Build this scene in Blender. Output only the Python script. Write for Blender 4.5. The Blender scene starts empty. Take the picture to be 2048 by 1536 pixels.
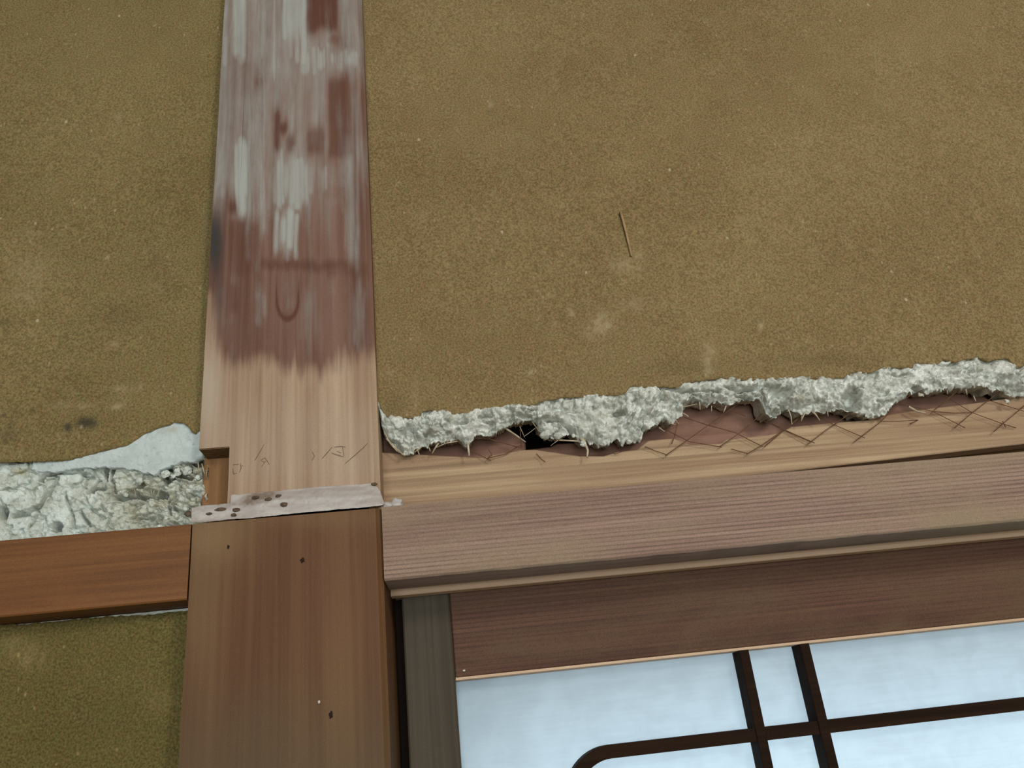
import bpy, bmesh, math, random
import numpy as np
from mathutils import Matrix, Vector

# ------------------------------------------------------------------ camera
FPX = 1600.0
PITCH, YAW, ROLL = math.radians(23.6), math.radians(5.46), math.radians(-6.42)
CAM = np.array([0.09659, -0.46324, 1.67068])
_f = np.array([math.sin(YAW)*math.cos(PITCH), math.cos(YAW)*math.cos(PITCH), math.sin(PITCH)])
_r = np.array([math.cos(YAW), -math.sin(YAW), 0.0])
_u = np.cross(_r, _f)
_R = _r*math.cos(ROLL) + _u*math.sin(ROLL)
_U = -_r*math.sin(ROLL) + _u*math.cos(ROLL)
scene = bpy.context.scene
cam_data = bpy.data.cameras.new('camera')
cam_data.sensor_width = 36.0
cam_data.lens = FPX*36.0/2048.0
cam_data.clip_start = 0.01
cam = bpy.data.objects.new('camera', cam_data)
scene.collection.objects.link(cam)
m = Matrix.Identity(4)
for i in range(3):
    m[i][0], m[i][1], m[i][2], m[i][3] = _R[i], _U[i], -_f[i], CAM[i]
cam.matrix_world = m
scene.camera = cam

# ------------------------------------------------------------------ light
world = bpy.data.worlds.new('daylight')
scene.world = world
world.use_nodes = True
bg = world.node_tree.nodes['Background']
bg.inputs[0].default_value = (0.80, 0.93, 1.0, 1)
bg.inputs[1].default_value = 2.25

def area(name, loc, target, sx, sy, power, col):
    d = bpy.data.lights.new(name, 'AREA'); d.shape = 'RECTANGLE'
    d.size, d.size_y, d.energy, d.color = sx, sy, power, col
    o = bpy.data.objects.new(name, d); scene.collection.objects.link(o)
    o.location = loc
    o.rotation_euler = (Vector(target)-Vector(loc)).to_track_quat('-Z', 'Y').to_euler()
    return o
# unseen fill lights added: a panel at the back opening, a point up high
area('opening_fill', (0.05, -3.36, 1.45), (0.05, 0, 1.45), 1.5, 1.5, 50, (0.90, 0.99, 1.0))
lamp = bpy.data.lights.new('high_fill', 'POINT')
lamp.energy, lamp.shadow_soft_size, lamp.color = 25, 0.13, (0.96, 1.0, 0.98)
lamp_o = bpy.data.objects.new('high_fill', lamp)
scene.collection.objects.link(lamp_o); lamp_o.location = (0.72, -1.25, 2.16)

vs = scene.view_settings
vs.view_transform = 'Standard'; vs.look = 'None'; vs.gamma = 1.0; vs.use_curve_mapping = False
vs.exposure = 0.0

# ------------------------------------------------------------------ maths helpers
def P(px, py, Y):
    """photo pixel -> (x, z) on the vertical plane y = Y"""
    d = _R*(px-1024)/FPX - _U*(py-768)/FPX + _f
    t = (Y-CAM[1])/d[1]
    p = CAM + d*t
    return p[0], p[2]

def PJ(x, y, z):
    """world -> photo pixel, arrays"""
    vx, vy, vz = x-CAM[0], y-CAM[1], z-CAM[2]
    w = vx*_f[0]+vy*_f[1]+vz*_f[2]
    return (1024+FPX*(vx*_R[0]+vy*_R[1]+vz*_R[2])/w, 768-FPX*(vx*_U[0]+vy*_U[1]+vz*_U[2])/w)

def hsh(ix, iy, s):
    n = (ix.astype(np.int64)*374761393 + iy.astype(np.int64)*668265263 + s*974634777) & 0xffffffff
    n = ((n ^ (n >> 13))*1274126177) & 0xffffffff
    n = ((n ^ (n >> 16))*2246822519) & 0xffffffff
    return ((n ^ (n >> 15)) & 0xffffff)/float(0xffffff)

def vnoise(x, y, s=0):
    x = np.asarray(x, float); y = np.asarray(y, float)
    ix, iy = np.floor(x), np.floor(y); fx, fy = x-ix, y-iy
    fx, fy = fx*fx*(3-2*fx), fy*fy*(3-2*fy)
    a, b = hsh(ix, iy, s), hsh(ix+1, iy, s)
    c, d = hsh(ix, iy+1, s), hsh(ix+1, iy+1, s)
    return (a*(1-fx)+b*fx)*(1-fy) + (c*(1-fx)+d*fx)*fy

def fbm(x, y, o=4, s=0, g=0.5):
    t, a, n = 0, 1.0, 0
    for k in range(o):
        t = t + a*vnoise(np.asarray(x)*2**k, np.asarray(y)*2**k, s+k*17); n += a; a *= g
    return t/n - 0.5

def worley(x, y, s=0):
    """F1, F2 and the id of the nearest cell"""
    x = np.asarray(x, float); y = np.asarray(y, float)
    ix, iy = np.floor(x), np.floor(y)
    f1 = np.full(x.shape, 9.0); f2 = np.full(x.shape, 9.0); cid = np.zeros(x.shape)
    for dx in (-1, 0, 1):
        for dy in (-1, 0, 1):
            cx, cy = ix+dx, iy+dy
            d = np.hypot(cx+hsh(cx, cy, s)-x, cy+hsh(cx, cy, s+5)-y)
            near = d < f1
            f2 = np.where(near, f1, np.minimum(f2, d))
            cid = np.where(near, hsh(cx, cy, s+9), cid)
            f1 = np.where(near, d, f1)
    return f1, f2, cid

def seg_dist(px, py, pts):
    d = np.full(np.shape(px), 1e9)
    for (ax, ay), (bx, by) in zip(pts[:-1], pts[1:]):
        vx, vy = bx-ax, by-ay
        t = np.clip(((px-ax)*vx+(py-ay)*vy)/(vx*vx+vy*vy+1e-9), 0, 1)
        d = np.minimum(d, np.hypot(px-ax-t*vx, py-ay-t*vy))
    return d

def sst(a, b, x):
    t = np.clip((x-a)/(b-a), 0, 1); return t*t*(3-2*t)

def blob(px, py, cx, cy, rx, ry, soft=1.0):
    return np.exp(-(((px-cx)/rx)**2+((py-cy)/ry)**2)*soft)

def zmap(ox, oy, k):
    return lambda pts: [(ox+x*k, oy+y*k) for x, y in pts]
Z1, Z3, Z4, Z5 = zmap(0, 760, .2539), zmap(740, 720, .2539), zmap(1140, 700, .2539), zmap(1528, 680, .2539)
Z6, Z7, Z8 = zmap(360, 860, .1367), zmap(600, 860, .1367), zmap(980, 820, .127)

# ------------------------------------------------------------------ material helpers
def lin(c):
    return tuple(((v/255)/12.92 if v/255 <= .04045 else ((v/255+.055)/1.055)**2.4) for v in c) + (1,)

GAIN = {   # tuning of each timber's and plaster's own colour
    'ochre_plaster': (0.887, 0.980, 1.159),
    'olive_ochre_plaster': (0.982, 1.043, 1.266),
    'pinkish_cedar': (0.677, 0.678, 0.758),
    'dark_cedar': (0.576, 0.520, 0.534),
    'grey_cedar': (0.425, 0.451, 0.455),
    'lower_post_wood': (0.476, 0.438, 0.325),
    'whitewashed_post_wood': (0.722, 0.741, 0.818),
    'orange_cedar': (0.638, 0.677, 0.508),
    'smooth_white_plaster': (0.927, 0.942, 0.963),
    'pale_mud_plaster': (1.229, 1.254, 1.353),
    'raw_pine': (0.774, 0.844, 1.045),
    'white_plaster_residue': (0.804, 0.806, 0.829),
    'dark_stained_cedar': (0.288, 0.224, 0.181),
    'brown_notch_wood': (0.894, 0.953, 1.188),
    'grey_plaster': (1.000, 0.998, 1.013),
}
class NT:
    def __init__(s, name):
        s.m = bpy.data.materials.new(name); s.m.use_nodes = True
        s.t = s.m.node_tree; s.n = s.t.nodes; s.l = s.t.links
        s.b = s.n['Principled BSDF']; s.out = s.n['Material Output']
        s.co = s.n.new('ShaderNodeTexCoord').outputs['Object']
    def put(s, sock, v):
        if hasattr(v, 'links') or isinstance(v, bpy.types.NodeSocket): s.l.new(v, sock)
        else: sock.default_value = v
    def mapping(s, sc, loc=(0, 0, 0)):
        n = s.n.new('ShaderNodeMapping'); s.l.new(s.co, n.inputs[0])
        n.inputs['Scale'].default_value = sc; n.inputs['Location'].default_value = loc
        return n.outputs[0]
    def noise(s, sc=(1, 1, 1), scale=1.0, det=3, rough=.55, dist=0, loc=(0, 0, 0)):
        n = s.n.new('ShaderNodeTexNoise'); s.l.new(s.mapping(sc, loc), n.inputs['Vector'])
        n.inputs['Scale'].default_value = scale; n.inputs['Detail'].default_value = det
        n.inputs['Roughness'].default_value = rough; n.inputs['Distortion'].default_value = dist
        return n.outputs['Fac']
    def voro(s, scale, feature='F1', loc=(0, 0, 0), sc=(1, 1, 1), out='Distance', rnd=1.0):
        n = s.n.new('ShaderNodeTexVoronoi'); n.feature = feature
        s.l.new(s.mapping(sc, loc), n.inputs['Vector']); n.inputs['Scale'].default_value = scale
        n.inputs['Randomness'].default_value = rnd
        return n.outputs[out]
    def attr(s, name):
        n = s.n.new('ShaderNodeAttribute'); n.attribute_name = name; return n.outputs['Fac']
    def ramp(s, f, a, b, ca=0.0, cb=1.0):
        n = s.n.new('ShaderNodeMapRange'); n.interpolation_type = 'SMOOTHSTEP'
        s.put(n.inputs['Value'], f)
        for k, v in (('From Min', a), ('From Max', b), ('To Min', ca), ('To Max', cb)):
            n.inputs[k].default_value = v
        return n.outputs['Result']
    def math(s, op, a, b=0.0, clamp=False):
        n = s.n.new('ShaderNodeMath'); n.operation = op; n.use_clamp = clamp
        s.put(n.inputs[0], a); s.put(n.inputs[1], b); return n.outputs[0]
    def mix(s, f, a, b, mode='MIX'):
        n = s.n.new('ShaderNodeMix'); n.data_type = 'RGBA'; n.blend_type = mode
        s.put(n.inputs['Factor'], f); s.put(n.inputs[6], a); s.put(n.inputs[7], b)
        return n.outputs[2]
    def bump(s, h, dist=.001, strength=1.0):
        n = s.n.new('ShaderNodeBump'); s.put(n.inputs['Height'], h)
        n.inputs['Distance'].default_value = dist; n.inputs['Strength'].default_value = strength
        s.l.new(n.outputs[0], s.b.inputs['Normal'])
    def done(s, col, rough=.8, spec=.25):
        g = GAIN.get(s.m.name)
        if g: col = s.mix(1.0, col, tuple(g)+(1,), 'MULTIPLY')
        s.put(s.b.inputs['Base Color'], col); s.put(s.b.inputs['Roughness'], rough)
        s.b.inputs['Specular IOR Level'].default_value = spec
        return s.m

def wood(name, dark, light, axis='x', fine=330, broad=40, contrast=.5, stripes=0.0, tint=None, rough=.72, spec=.3, seed=0.0, grain=.14, lines=0.0, period=.0024):
    """boards with the grain along axis; fine lines, broad bands and a sandy sub-grain"""
    t = NT(name)
    long_, lo2 = 6.0, 2.0
    def sc(k, l):
        return (l, k, k) if axis == 'x' else (k, k, l)
    a = t.noise(sc(fine, long_), 1, 3, .6, .15, (seed, seed*2, seed))
    b = t.noise(sc(broad, lo2), 1, 3, .6, .3, (seed*3, seed, seed))
    f = t.math('ADD', t.math('MULTIPLY', a, contrast), t.math('MULTIPLY', b, 1-contrast))
    f = t.ramp(f, .32, .68)
    col = t.mix(f, lin(dark), lin(light))
    if stripes:
        w = t.noise(sc(fine*.55, lo2*.6), 1, 1, .4, .1, (seed+4, 0, seed))
        col = t.mix(t.math('MULTIPLY', t.ramp(w, .42, .30), stripes), col, lin(tuple(v*.72 for v in dark)))
    if lines:
        wv = t.n.new('ShaderNodeTexWave'); wv.wave_type = 'BANDS'; wv.bands_direction = 'Z' if axis == 'x' else 'X'
        t.l.new(t.mapping((.12, 1, 1) if axis == 'x' else (1, 1, .12), (seed, 0, seed)), wv.inputs['Vector'])
        wv.inputs['Scale'].default_value = .314/period; wv.inputs['Distortion'].default_value = 2.6
        wv.inputs['Detail'].default_value = 2; wv.inputs['Detail Scale'].default_value = .12
        amt = t.ramp(t.noise(sc(60, 1.5), 1, 3, .6, .2, (seed+8, 1, 0)), .3, .6, .25, 1.0)
        lf = t.math('MULTIPLY', t.math('MULTIPLY', t.ramp(wv.outputs['Fac'], .45, .05), amt), lines)
        col = t.mix(lf, col, lin(tuple(v*.62 for v in dark)))
    if tint:
        col = t.mix(t.ramp(t.noise((.3, 1, 1) if axis == 'x' else (1, 1, .3), 26, 4, .6, .5, (seed, 3, 1)), .35, .72), col, lin(tint))
    g = t.noise((1, 1, 1), 1500, 1, .5)
    col = t.mix(grain*2, col, t.mix(g, (0, 0, 0, 1), (1, 1, 1, 1)), 'SOFT_LIGHT')
    t.bump(t.math('ADD', t.math('MULTIPLY', a, .6), t.math('MULTIPLY', g, .25)), .0006, .6)
    return t.done(col, rough, spec)

def plaster_ochre(name, base, light, dark, seed=0.0):
    t = NT(name)
    big = t.noise((1, 1, 1), 7, 4, .55, .3, (seed, 0, 0))
    mid = t.noise((1, 1, 1), 60, 4, .6, 0, (0, seed, 0))
    fine = t.noise((1, 1, 1), 900, 2, .7)
    col = t.mix(t.ramp(big, .25, .75), lin(dark), lin(base))
    col = t.mix(t.math('MULTIPLY', t.ramp(mid, .4, .8), .16), col, lin(light))
    hue = t.noise((1, 1, 1), 330, 2, .6, 0, (7, seed, 2))
    col = t.mix(t.ramp(hue, .52, .70, 0, .30), col, lin((base[0]-14, base[1]+6, base[2]-4)))
    col = t.mix(t.ramp(hue, .46, .30, 0, .30), col, lin((base[0]+12, base[1]-4, base[2]+2)))
    sand = t.noise((1, 1, 1), 760, 2, .65, 0, (1, 1, seed))
    col = t.mix(.62, col, t.mix(t.ramp(sand, .25, .75), (.12, .12, .12, 1), (.88, .88, .88, 1)), 'SOFT_LIGHT')
    # pale straw and sand flecks
    sp = t.voro(210, 'F1', (seed, 1, 2), (1, 1, .62))
    keep = t.ramp(t.noise((1, 1, 1), 95, 1, .5, 0, (3, seed, 1)), .56, .66)
    col = t.mix(t.math('MULTIPLY', t.math('MULTIPLY', t.ramp(sp, .24, .08), keep), .45), col, lin((186, 160, 116)))
    sp2 = t.voro(64, 'F1', (1, seed, 5), (1, 1, .7))
    k2 = t.ramp(t.noise((1, 1, 1), 31, 1, .5, 0, (5, seed, 1)), .50, .62)
    col = t.mix(t.math('MULTIPLY', t.math('MULTIPLY', t.ramp(sp2, .085, .04), k2), .7), col, lin((196, 172, 132)))
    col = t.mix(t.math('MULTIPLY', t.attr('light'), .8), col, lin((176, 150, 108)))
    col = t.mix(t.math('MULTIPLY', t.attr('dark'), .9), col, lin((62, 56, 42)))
    t.bump(t.math('ADD', t.math('MULTIPLY', fine, .5), t.math('MULTIPLY', t.ramp(sp, .3, .05), .5)), .0006, .8)
    return t.done(col, .95, .1)

def plaster_grey(name, base, light, dark, seed=0.0):
    t = NT(name)
    a = t.noise((1, 1, 1), 120, 5, .65, .4, (seed, 0, 0))
    b = t.noise((1, 1, 1), 600, 3, .65)
    col = t.mix(t.ramp(a, .35, .65), lin(base), lin(light))
    c = t.noise((1, 1, 1), 260, 3, .6, .6, (seed, 7, 0))
    col = t.mix(t.math('MULTIPLY', t.ramp(c, .56, .68), .55), col, lin(dark))
    col = t.mix(t.math('MULTIPLY', t.attr('tan'), .8), col, lin((158, 146, 112)))
    col = t.mix(t.math('MULTIPLY', t.attr('dark'), .9), col, lin((78, 80, 74)))
    t.bump(t.math('ADD', a, t.math('MULTIPLY', b, .6)), .0009, .7)
    return t.done(col, .95, .1)

def plain(name, col, col2=None, scale=200, rough=.85, spec=.2):
    t = NT(name)
    f = t.noise((1, 1, 1), scale, 4, .6)
    c = t.mix(t.ramp(f, .3, .7), lin(col), lin(col2 or tuple(v*.75 for v in col)))
    t.bump(f, .0004, .6)
    return t.done(c, rough, spec)

# ------------------------------------------------------------------ mesh helpers
C = scene.collection
def link(name, me, mat, parent=None, smooth=False):
    if mat: me.materials.append(mat)
    o = bpy.data.objects.new(name, me); C.objects.link(o)
    if parent is not None: o.parent = parent
    if smooth: me.shade_smooth()
    return o

def tag(o, label=None, cat=None, group=None, kind=None):
    if label: o['label'] = label
    if cat: o['category'] = cat
    if group: o['group'] = group
    if kind: o['kind'] = kind
    return o

def thing(name, label, cat, loc=(0, 0, 0), kind=None, group=None):
    o = bpy.data.objects.new(name, None); C.objects.link(o)
    o.location = loc; o.empty_display_size = .02
    bpy.context.view_layer.update()
    return tag(o, label, cat, group, kind)

def keep(o, parent):
    """parent without moving"""
    o.parent = parent
    o.matrix_parent_inverse = parent.matrix_world.inverted()
    return o

def mesh(name, verts, faces, attrs=None):
    me = bpy.data.meshes.new(name)
    me.from_pydata([tuple(v) for v in verts], [], faces)
    for k, a in (attrs or {}).items():
        at = me.attributes.new(k, 'FLOAT', 'POINT')
        at.data.foreach_set('value', np.ascontiguousarray(a, dtype=np.float32))
    me.validate(); me.update()
    return me

def grid_faces(nu, nv, off=0, flip=False):
    i, j = np.meshgrid(np.arange(nu-1), np.arange(nv-1), indexing='ij')
    a = (i*nv+j).ravel()+off
    q = np.stack([a, a+nv, a+nv+1, a+1], 1)
    if flip: q = q[:, ::-1]
    return q.tolist()

def sheet(X, Y, Z, attrs=None, name='sheet'):
    nu, nv = X.shape
    v = np.stack([X.ravel(), Y.ravel(), Z.ravel()], 1)
    return mesh(name, v, grid_faces(nu, nv), {k: a.ravel() for k, a in (attrs or {}).items()})

def box_bm(bm, x0, x1, y0, y1, z0, z1, bev=0.0, seg=1):
    r = bmesh.ops.create_cube(bm, size=1)
    for v in r['verts']:
        v.co = Vector(((x0+x1)/2+v.co.x*(x1-x0), (y0+y1)/2+v.co.y*(y1-y0), (z0+z1)/2+v.co.z*(z1-z0)))
    if bev:
        es = list({e for v in r['verts'] for e in v.link_edges})
        bmesh.ops.bevel(bm, geom=es, offset=bev, segments=seg, affect='EDGES', clamp_overlap=True)

def box(name, x0, x1, y0, y1, z0, z1, mat, parent=None, bev=0.0, seg=1):
    bm = bmesh.new(); box_bm(bm, x0, x1, y0, y1, z0, z1, bev, seg)
    me = bpy.data.meshes.new(name); bm.to_mesh(me); bm.free()
    o = link(name, me, mat)
    if parent is not None: keep(o, parent)
    return o

def prism(name, pts, y0, y1, mat, parent=None, bev=0.0):
    """outline in (x, z), extruded from y0 (front) to y1"""
    bm = bmesh.new()
    a = [bm.verts.new((x, y0, z)) for x, z in pts]
    b = [bm.verts.new((x, y1, z)) for x, z in pts]
    n = len(pts)
    bm.faces.new(a); bm.faces.new(b[::-1])
    for i in range(n):
        bm.faces.new((a[i], b[i], b[(i+1) % n], a[(i+1) % n]))
    bmesh.ops.recalc_face_normals(bm, faces=bm.faces)
    if bev:
        es = [e for e in bm.edges if all(abs(v.co.y-y0) < 1e-7 for v in e.verts)]
        bmesh.ops.bevel(bm, geom=es, offset=bev, segments=1, affect='EDGES', clamp_overlap=True)
    bmesh.ops.triangulate(bm, faces=[f for f in bm.faces if len(f.verts) > 4])
    me = bpy.data.meshes.new(name); bm.to_mesh(me); bm.free()
    o = link(name, me, mat)
    if parent is not None: keep(o, parent)
    return o

def profile_x(name, prof, x0, x1, mat, parent=None):
    """profile in (y, z) swept along x"""
    n = len(prof)
    v = [(x0, y, z) for y, z in prof] + [(x1, y, z) for y, z in prof]
    f = [tuple(range(n)), tuple(range(2*n-1, n-1, -1))]
    f += [(i, i+n, (i+1) % n+n, (i+1) % n) for i in range(n)]
    bm = bmesh.new(); me = mesh(name, v, f); bm.from_mesh(me)
    bmesh.ops.recalc_face_normals(bm, faces=bm.faces)
    bmesh.ops.triangulate(bm, faces=[q for q in bm.faces if len(q.verts) > 4])
    bm.to_mesh(me); bm.free()
    o = link(name, me, mat)
    if parent is not None: keep(o, parent)
    return o

def tube(name, pts, r, mat, parent=None, sides=6, taper=1.0):
    pts = [Vector(p) for p in pts]; n = len(pts); vs_, fs = [], []
    for i, p in enumerate(pts):
        d = (pts[min(i+1, n-1)]-pts[max(i-1, 0)]).normalized()
        u = d.cross(Vector((0, 1, 0)))
        u = u.normalized() if u.length > 1e-4 else Vector((1, 0, 0))
        w = d.cross(u)
        k = r*(1+(taper-1)*i/max(1, n-1))
        for s in range(sides):
            a = 2*math.pi*s/sides
            vs_.append(p+u*math.cos(a)*k+w*math.sin(a)*k)
    for i in range(n-1):
        for s in range(sides):
            fs.append((i*sides+s, i*sides+(s+1) % sides, (i+1)*sides+(s+1) % sides, (i+1)*sides+s))
    fs.append(tuple(range(sides))[::-1]); fs.append(tuple(range((n-1)*sides, n*sides)))
    o = link(name, mesh(name, vs_, fs), mat, None, True)
    if parent is not None: keep(o, parent)
    return o

def lump(name, c, rx, ry, rz, mat, parent=None, seed=0, rough=.35, sub=3):
    bm = bmesh.new(); bmesh.ops.create_icosphere(bm, subdivisions=sub, radius=1)
    co = np.array([v.co[:] for v in bm.verts])
    n = fbm(co[:, 0]*1.6+seed*7.3+co[:, 1], co[:, 2]*1.6+seed*3.1-co[:, 1], 3, seed)
    for v, k in zip(bm.verts, n):
        s = 1+rough*2*k
        v.co = Vector((c[0]+v.co.x*rx*s, c[1]+v.co.y*ry*s, c[2]+v.co.z*rz*s))
    me = bpy.data.meshes.new(name); bm.to_mesh(me); bm.free()
    o = link(name, me, mat, None, True)
    if parent is not None: keep(o, parent)
    return o

def curve_fn(pix, Y):
    """polyline of photo pixels -> z(x) on plane Y"""
    q = np.array([P(px, py, Y) for px, py in pix])
    x = np.maximum.accumulate(q[:, 0] + np.arange(len(q))*1e-7)
    return lambda t: np.interp(t, x, q[:, 1])

# ------------------------------------------------------------------ materials
M = {}
M['ochre_low'] = plaster_ochre('shaded_olive_plaster', (104, 92, 54), (126, 112, 74), (94, 82, 46), 3.1)  # greener panel; dimmer light low on the wall is darkened into its colour
M['ochre_r'] = plaster_ochre('ochre_plaster', (139, 113, 72), (168, 142, 100), (126, 100, 62), .3)
M['ochre_l'] = plaster_ochre('olive_ochre_plaster', (130, 109, 66), (156, 136, 92), (116, 96, 56), 2.1)
M['grey'] = plaster_grey('grey_plaster', (170, 171, 158), (220, 221, 212), (112, 115, 108), .5)
M['mud'] = plaster_grey('pale_mud_plaster', (166, 168, 152), (194, 198, 186), (112, 112, 98), 1.5)
M['patch'] = plaster_grey('smooth_white_plaster', (190, 198, 194), (204, 211, 208), (160, 168, 164), 2.5)
M['kamoi'] = wood('pinkish_cedar', (150, 118, 98), (188, 155, 132), 'x', 420, 26, .55, .25, (170, 146, 114), .7, .25, .2, .22, .55, .0025)
M['ridge'] = wood('lit_edge_cedar', (188, 156, 130), (214, 184, 156), 'x', 300, 40, .5, 0, None, .7, .25, .9)  # paler wood paints the light on the lintel ridge and rail edge
M['rail'] = wood('orange_cedar', (118, 70, 40), (156, 100, 62), 'x', 380, 40, .5, .2, (150, 92, 54), .62, .35, .7)
M['lowpost'] = None
M['shoji_rail'] = wood('dark_cedar', (104, 72, 56), (134, 98, 76), 'x', 400, 30, .55, .2, (124, 100, 72), .7, .25, 1.3, .22, .45, .0028)
M['shoji_stile'] = wood('grey_cedar', (98, 84, 70), (122, 106, 90), 'z', 380, 60, .5, .2, None, .75, .2, 1.7)
M['kumiko'] = wood('dark_stained_cedar', (58, 44, 35), (82, 64, 50), 'x', 400, 60, .5, 0, None, .8, .1, 2.2)
M['board'] = wood('raw_pine', (136, 94, 62), (206, 170, 124), 'x', 300, 95, .4, .5, (178, 142, 102), .8, .2, 1.1, .2, .25, .006)
M['lath'] = wood('reddish_lath', (116, 84, 70), (150, 114, 98), 'x', 200, 70, .5, .3, None, .85, .15, 3.3)
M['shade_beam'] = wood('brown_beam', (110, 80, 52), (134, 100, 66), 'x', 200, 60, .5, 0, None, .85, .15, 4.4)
M['wire'] = plain('rusty_wire', (112, 80, 56), (84, 58, 42), 300, .7)
M['straw'] = plain('pale_straw', (196, 184, 160), (160, 140, 112), 200)
M['straw_dark'] = plain('brown_straw', (172, 144, 106), (146, 118, 82), 200)
M['dirt'] = plain('dark_dirt', (104, 88, 72), (70, 56, 46), 400)
M['pencil'] = plain('pencil_grey', (118, 96, 78), (104, 84, 68), 400)
M['hole'] = plain('nail_hole', (44, 28, 18), (30, 20, 14), 400)  # near-black for nail holes; also paints shade in the gap and void
M['chip'] = plain('white_chip', (214, 206, 190), (196, 188, 170), 400)
M['side_wood'] = wood('grey_side_wood', (118, 106, 86), (142, 128, 106), 'z', 300, 60, .5, 0, None, .8, .2, 5.5)
M['notch'] = wood('brown_notch_wood', (124, 84, 48), (154, 110, 66), 'z', 350, 70, .5, .2, None, .8, .2, 6.1)
M['notch_top'] = wood('end_grain_wood', (96, 74, 52), (120, 92, 64), 'z', 300, 300, .5, 0, None, .9, .1, 6.7)

def upper_post_mat():
    t = NT('whitewashed_post_wood')
    g1 = t.noise((300, 300, 5), 1, 3, .6, .2)
    g2 = t.noise((70, 70, 2.5), 1, 3, .55, .3, (2, 0, 0))
    st = t.noise((130, 130, 9), 1, 4, .6, .3, (5, 0, 3))
    cl = t.noise((1, 1, .6), 45, 3, .6, .4)
    f = t.ramp(t.math('ADD', t.math('MULTIPLY', g1, .35), t.math('MULTIPLY', g2, .65)), .32, .68)
    col = t.mix(f, lin((168, 132, 102)), lin((208, 178, 144)))
    pal = t.math('MULTIPLY', t.attr('pale'), .7)
    col = t.mix(pal, col, lin((214, 196, 168)))
    redc = t.mix(f, lin((112, 74, 57)), lin((148, 112, 93)))
    rm = t.math('ADD', t.attr('red'), t.math('MULTIPLY', t.math('SUBTRACT', st, .5), .9))
    col = t.mix(t.ramp(rm, .25, .75), col, redc)
    deep = t.math('ADD', t.attr('deep'), t.math('MULTIPLY', t.math('SUBTRACT', st, .5), .6))
    col = t.mix(t.ramp(deep, .3, .9, 0, .85), col, lin((104, 60, 44)))
    wm = t.math('ADD', t.attr('white'), t.math('ADD', t.math('MULTIPLY', t.math('SUBTRACT', st, .5), .85), t.math('MULTIPLY', t.math('SUBTRACT', cl, .5), .35)))
    col = t.mix(t.ramp(wm, .05, 1.0), col, lin((188, 187, 173)))
    col = t.mix(t.ramp(t.attr('dark'), .1, 1.0), col, lin((66, 62, 58)))
    g = t.noise((1, 1, 1), 1500, 1, .5)
    col = t.mix(.3, col, t.mix(g, (0, 0, 0, 1), (1, 1, 1, 1)), 'SOFT_LIGHT')
    t.bump(t.math('ADD', t.math('MULTIPLY', g1, .7), t.math('MULTIPLY', g, .2)), .0006, .6)
    return t.done(col, .72, .25)
M['uppost'] = upper_post_mat()

def lower_post_mat():
    t = NT('lower_post_wood')
    g1 = t.noise((300, 300, 4), 1, 3, .6, .2, (1, 0, 0))
    g2 = t.noise((48, 48, 2.2), 1, 3, .55, .4, (4, 0, 1))
    f = t.ramp(t.math('ADD', t.math('MULTIPLY', g1, .35), t.math('MULTIPLY', g2, .65)), .34, .66)
    col = t.mix(f, lin((124, 84, 56)), lin((158, 120, 88)))
    col = t.mix(t.math('MULTIPLY', t.attr('red'), .75), col, t.mix(f, lin((126, 78, 54)), lin((150, 104, 82))))
    col = t.mix(t.math('MULTIPLY', t.attr('pale'), .8), col, lin((184, 154, 126)))
    col = t.mix(t.math('MULTIPLY', t.attr('white'), .55), col, lin((126, 110, 92)))
    g = t.noise((1, 1, 1), 1500, 1, .5)
    col = t.mix(.3, col, t.mix(g, (0, 0, 0, 1), (1, 1, 1, 1)), 'SOFT_LIGHT')
    t.bump(t.math('ADD', t.math('MULTIPLY', g1, .7), t.math('MULTIPLY', g, .2)), .0006, .5)
    return t.done(col, .66, .3)
M['lowpost'] = lower_post_mat()

def ledge_mat():
    t = NT('white_plaster_residue')
    a = t.noise((30, 30, 160), 1, 4, .6, .4)
    b = t.noise((1, 1, 1), 110, 4, .6, .3)
    col = t.mix(t.ramp(a, .3, .7), lin((188, 176, 168)), lin((216, 210, 202)))
    col = t.mix(t.math('MULTIPLY', t.ramp(b, .55, .7), .5), col, lin((170, 156, 144)))
    col = t.mix(t.math('MULTIPLY', t.attr('dark'), .9), col, lin((140, 122, 104)))
    t.bump(b, .0008, .7)
    return t.done(col, .9, .15)
M['ledge'] = ledge_mat()

def paper_mat():
    t = NT('shoji_paper')
    t.n.remove(t.b)
    f = t.noise((1, 1, 1), 60, 4, .6, .5); k = t.noise((30, 30, 400), 1, 3, .6)
    fib = t.ramp(t.math('ADD', t.math('MULTIPLY', f, .6), t.math('MULTIPLY', k, .4)), .35, .65, .93, 1.0)
    d = t.n.new('ShaderNodeBsdfDiffuse'); tr = t.n.new('ShaderNodeBsdfTranslucent')
    c1 = t.mix(fib, (0, 0, 0, 1), (.50, .57, .62, 1)); c2 = t.mix(fib, (0, 0, 0, 1), (.88, .94, .98, 1))
    t.l.new(c1, d.inputs[0]); t.l.new(c2, tr.inputs[0])
    mx = t.n.new('ShaderNodeMixShader'); mx.inputs[0].default_value = .66
    t.l.new(d.outputs[0], mx.inputs[1]); t.l.new(tr.outputs[0], mx.inputs[2])
    t.l.new(mx.outputs[0], t.out.inputs[0])
    return t.m
M['paper'] = paper_mat()
M['room_plaster'] = plaster_ochre('room_ochre_plaster', (139, 113, 72), (168, 142, 100), (126, 100, 62), 5.0)
M['ceiling'] = wood('ceiling_boards', (120, 92, 62), (150, 118, 82), 'x', 40, 12, .5)
M['tatami'] = plain('tatami', (150, 140, 92), (126, 116, 72), 60)

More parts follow.
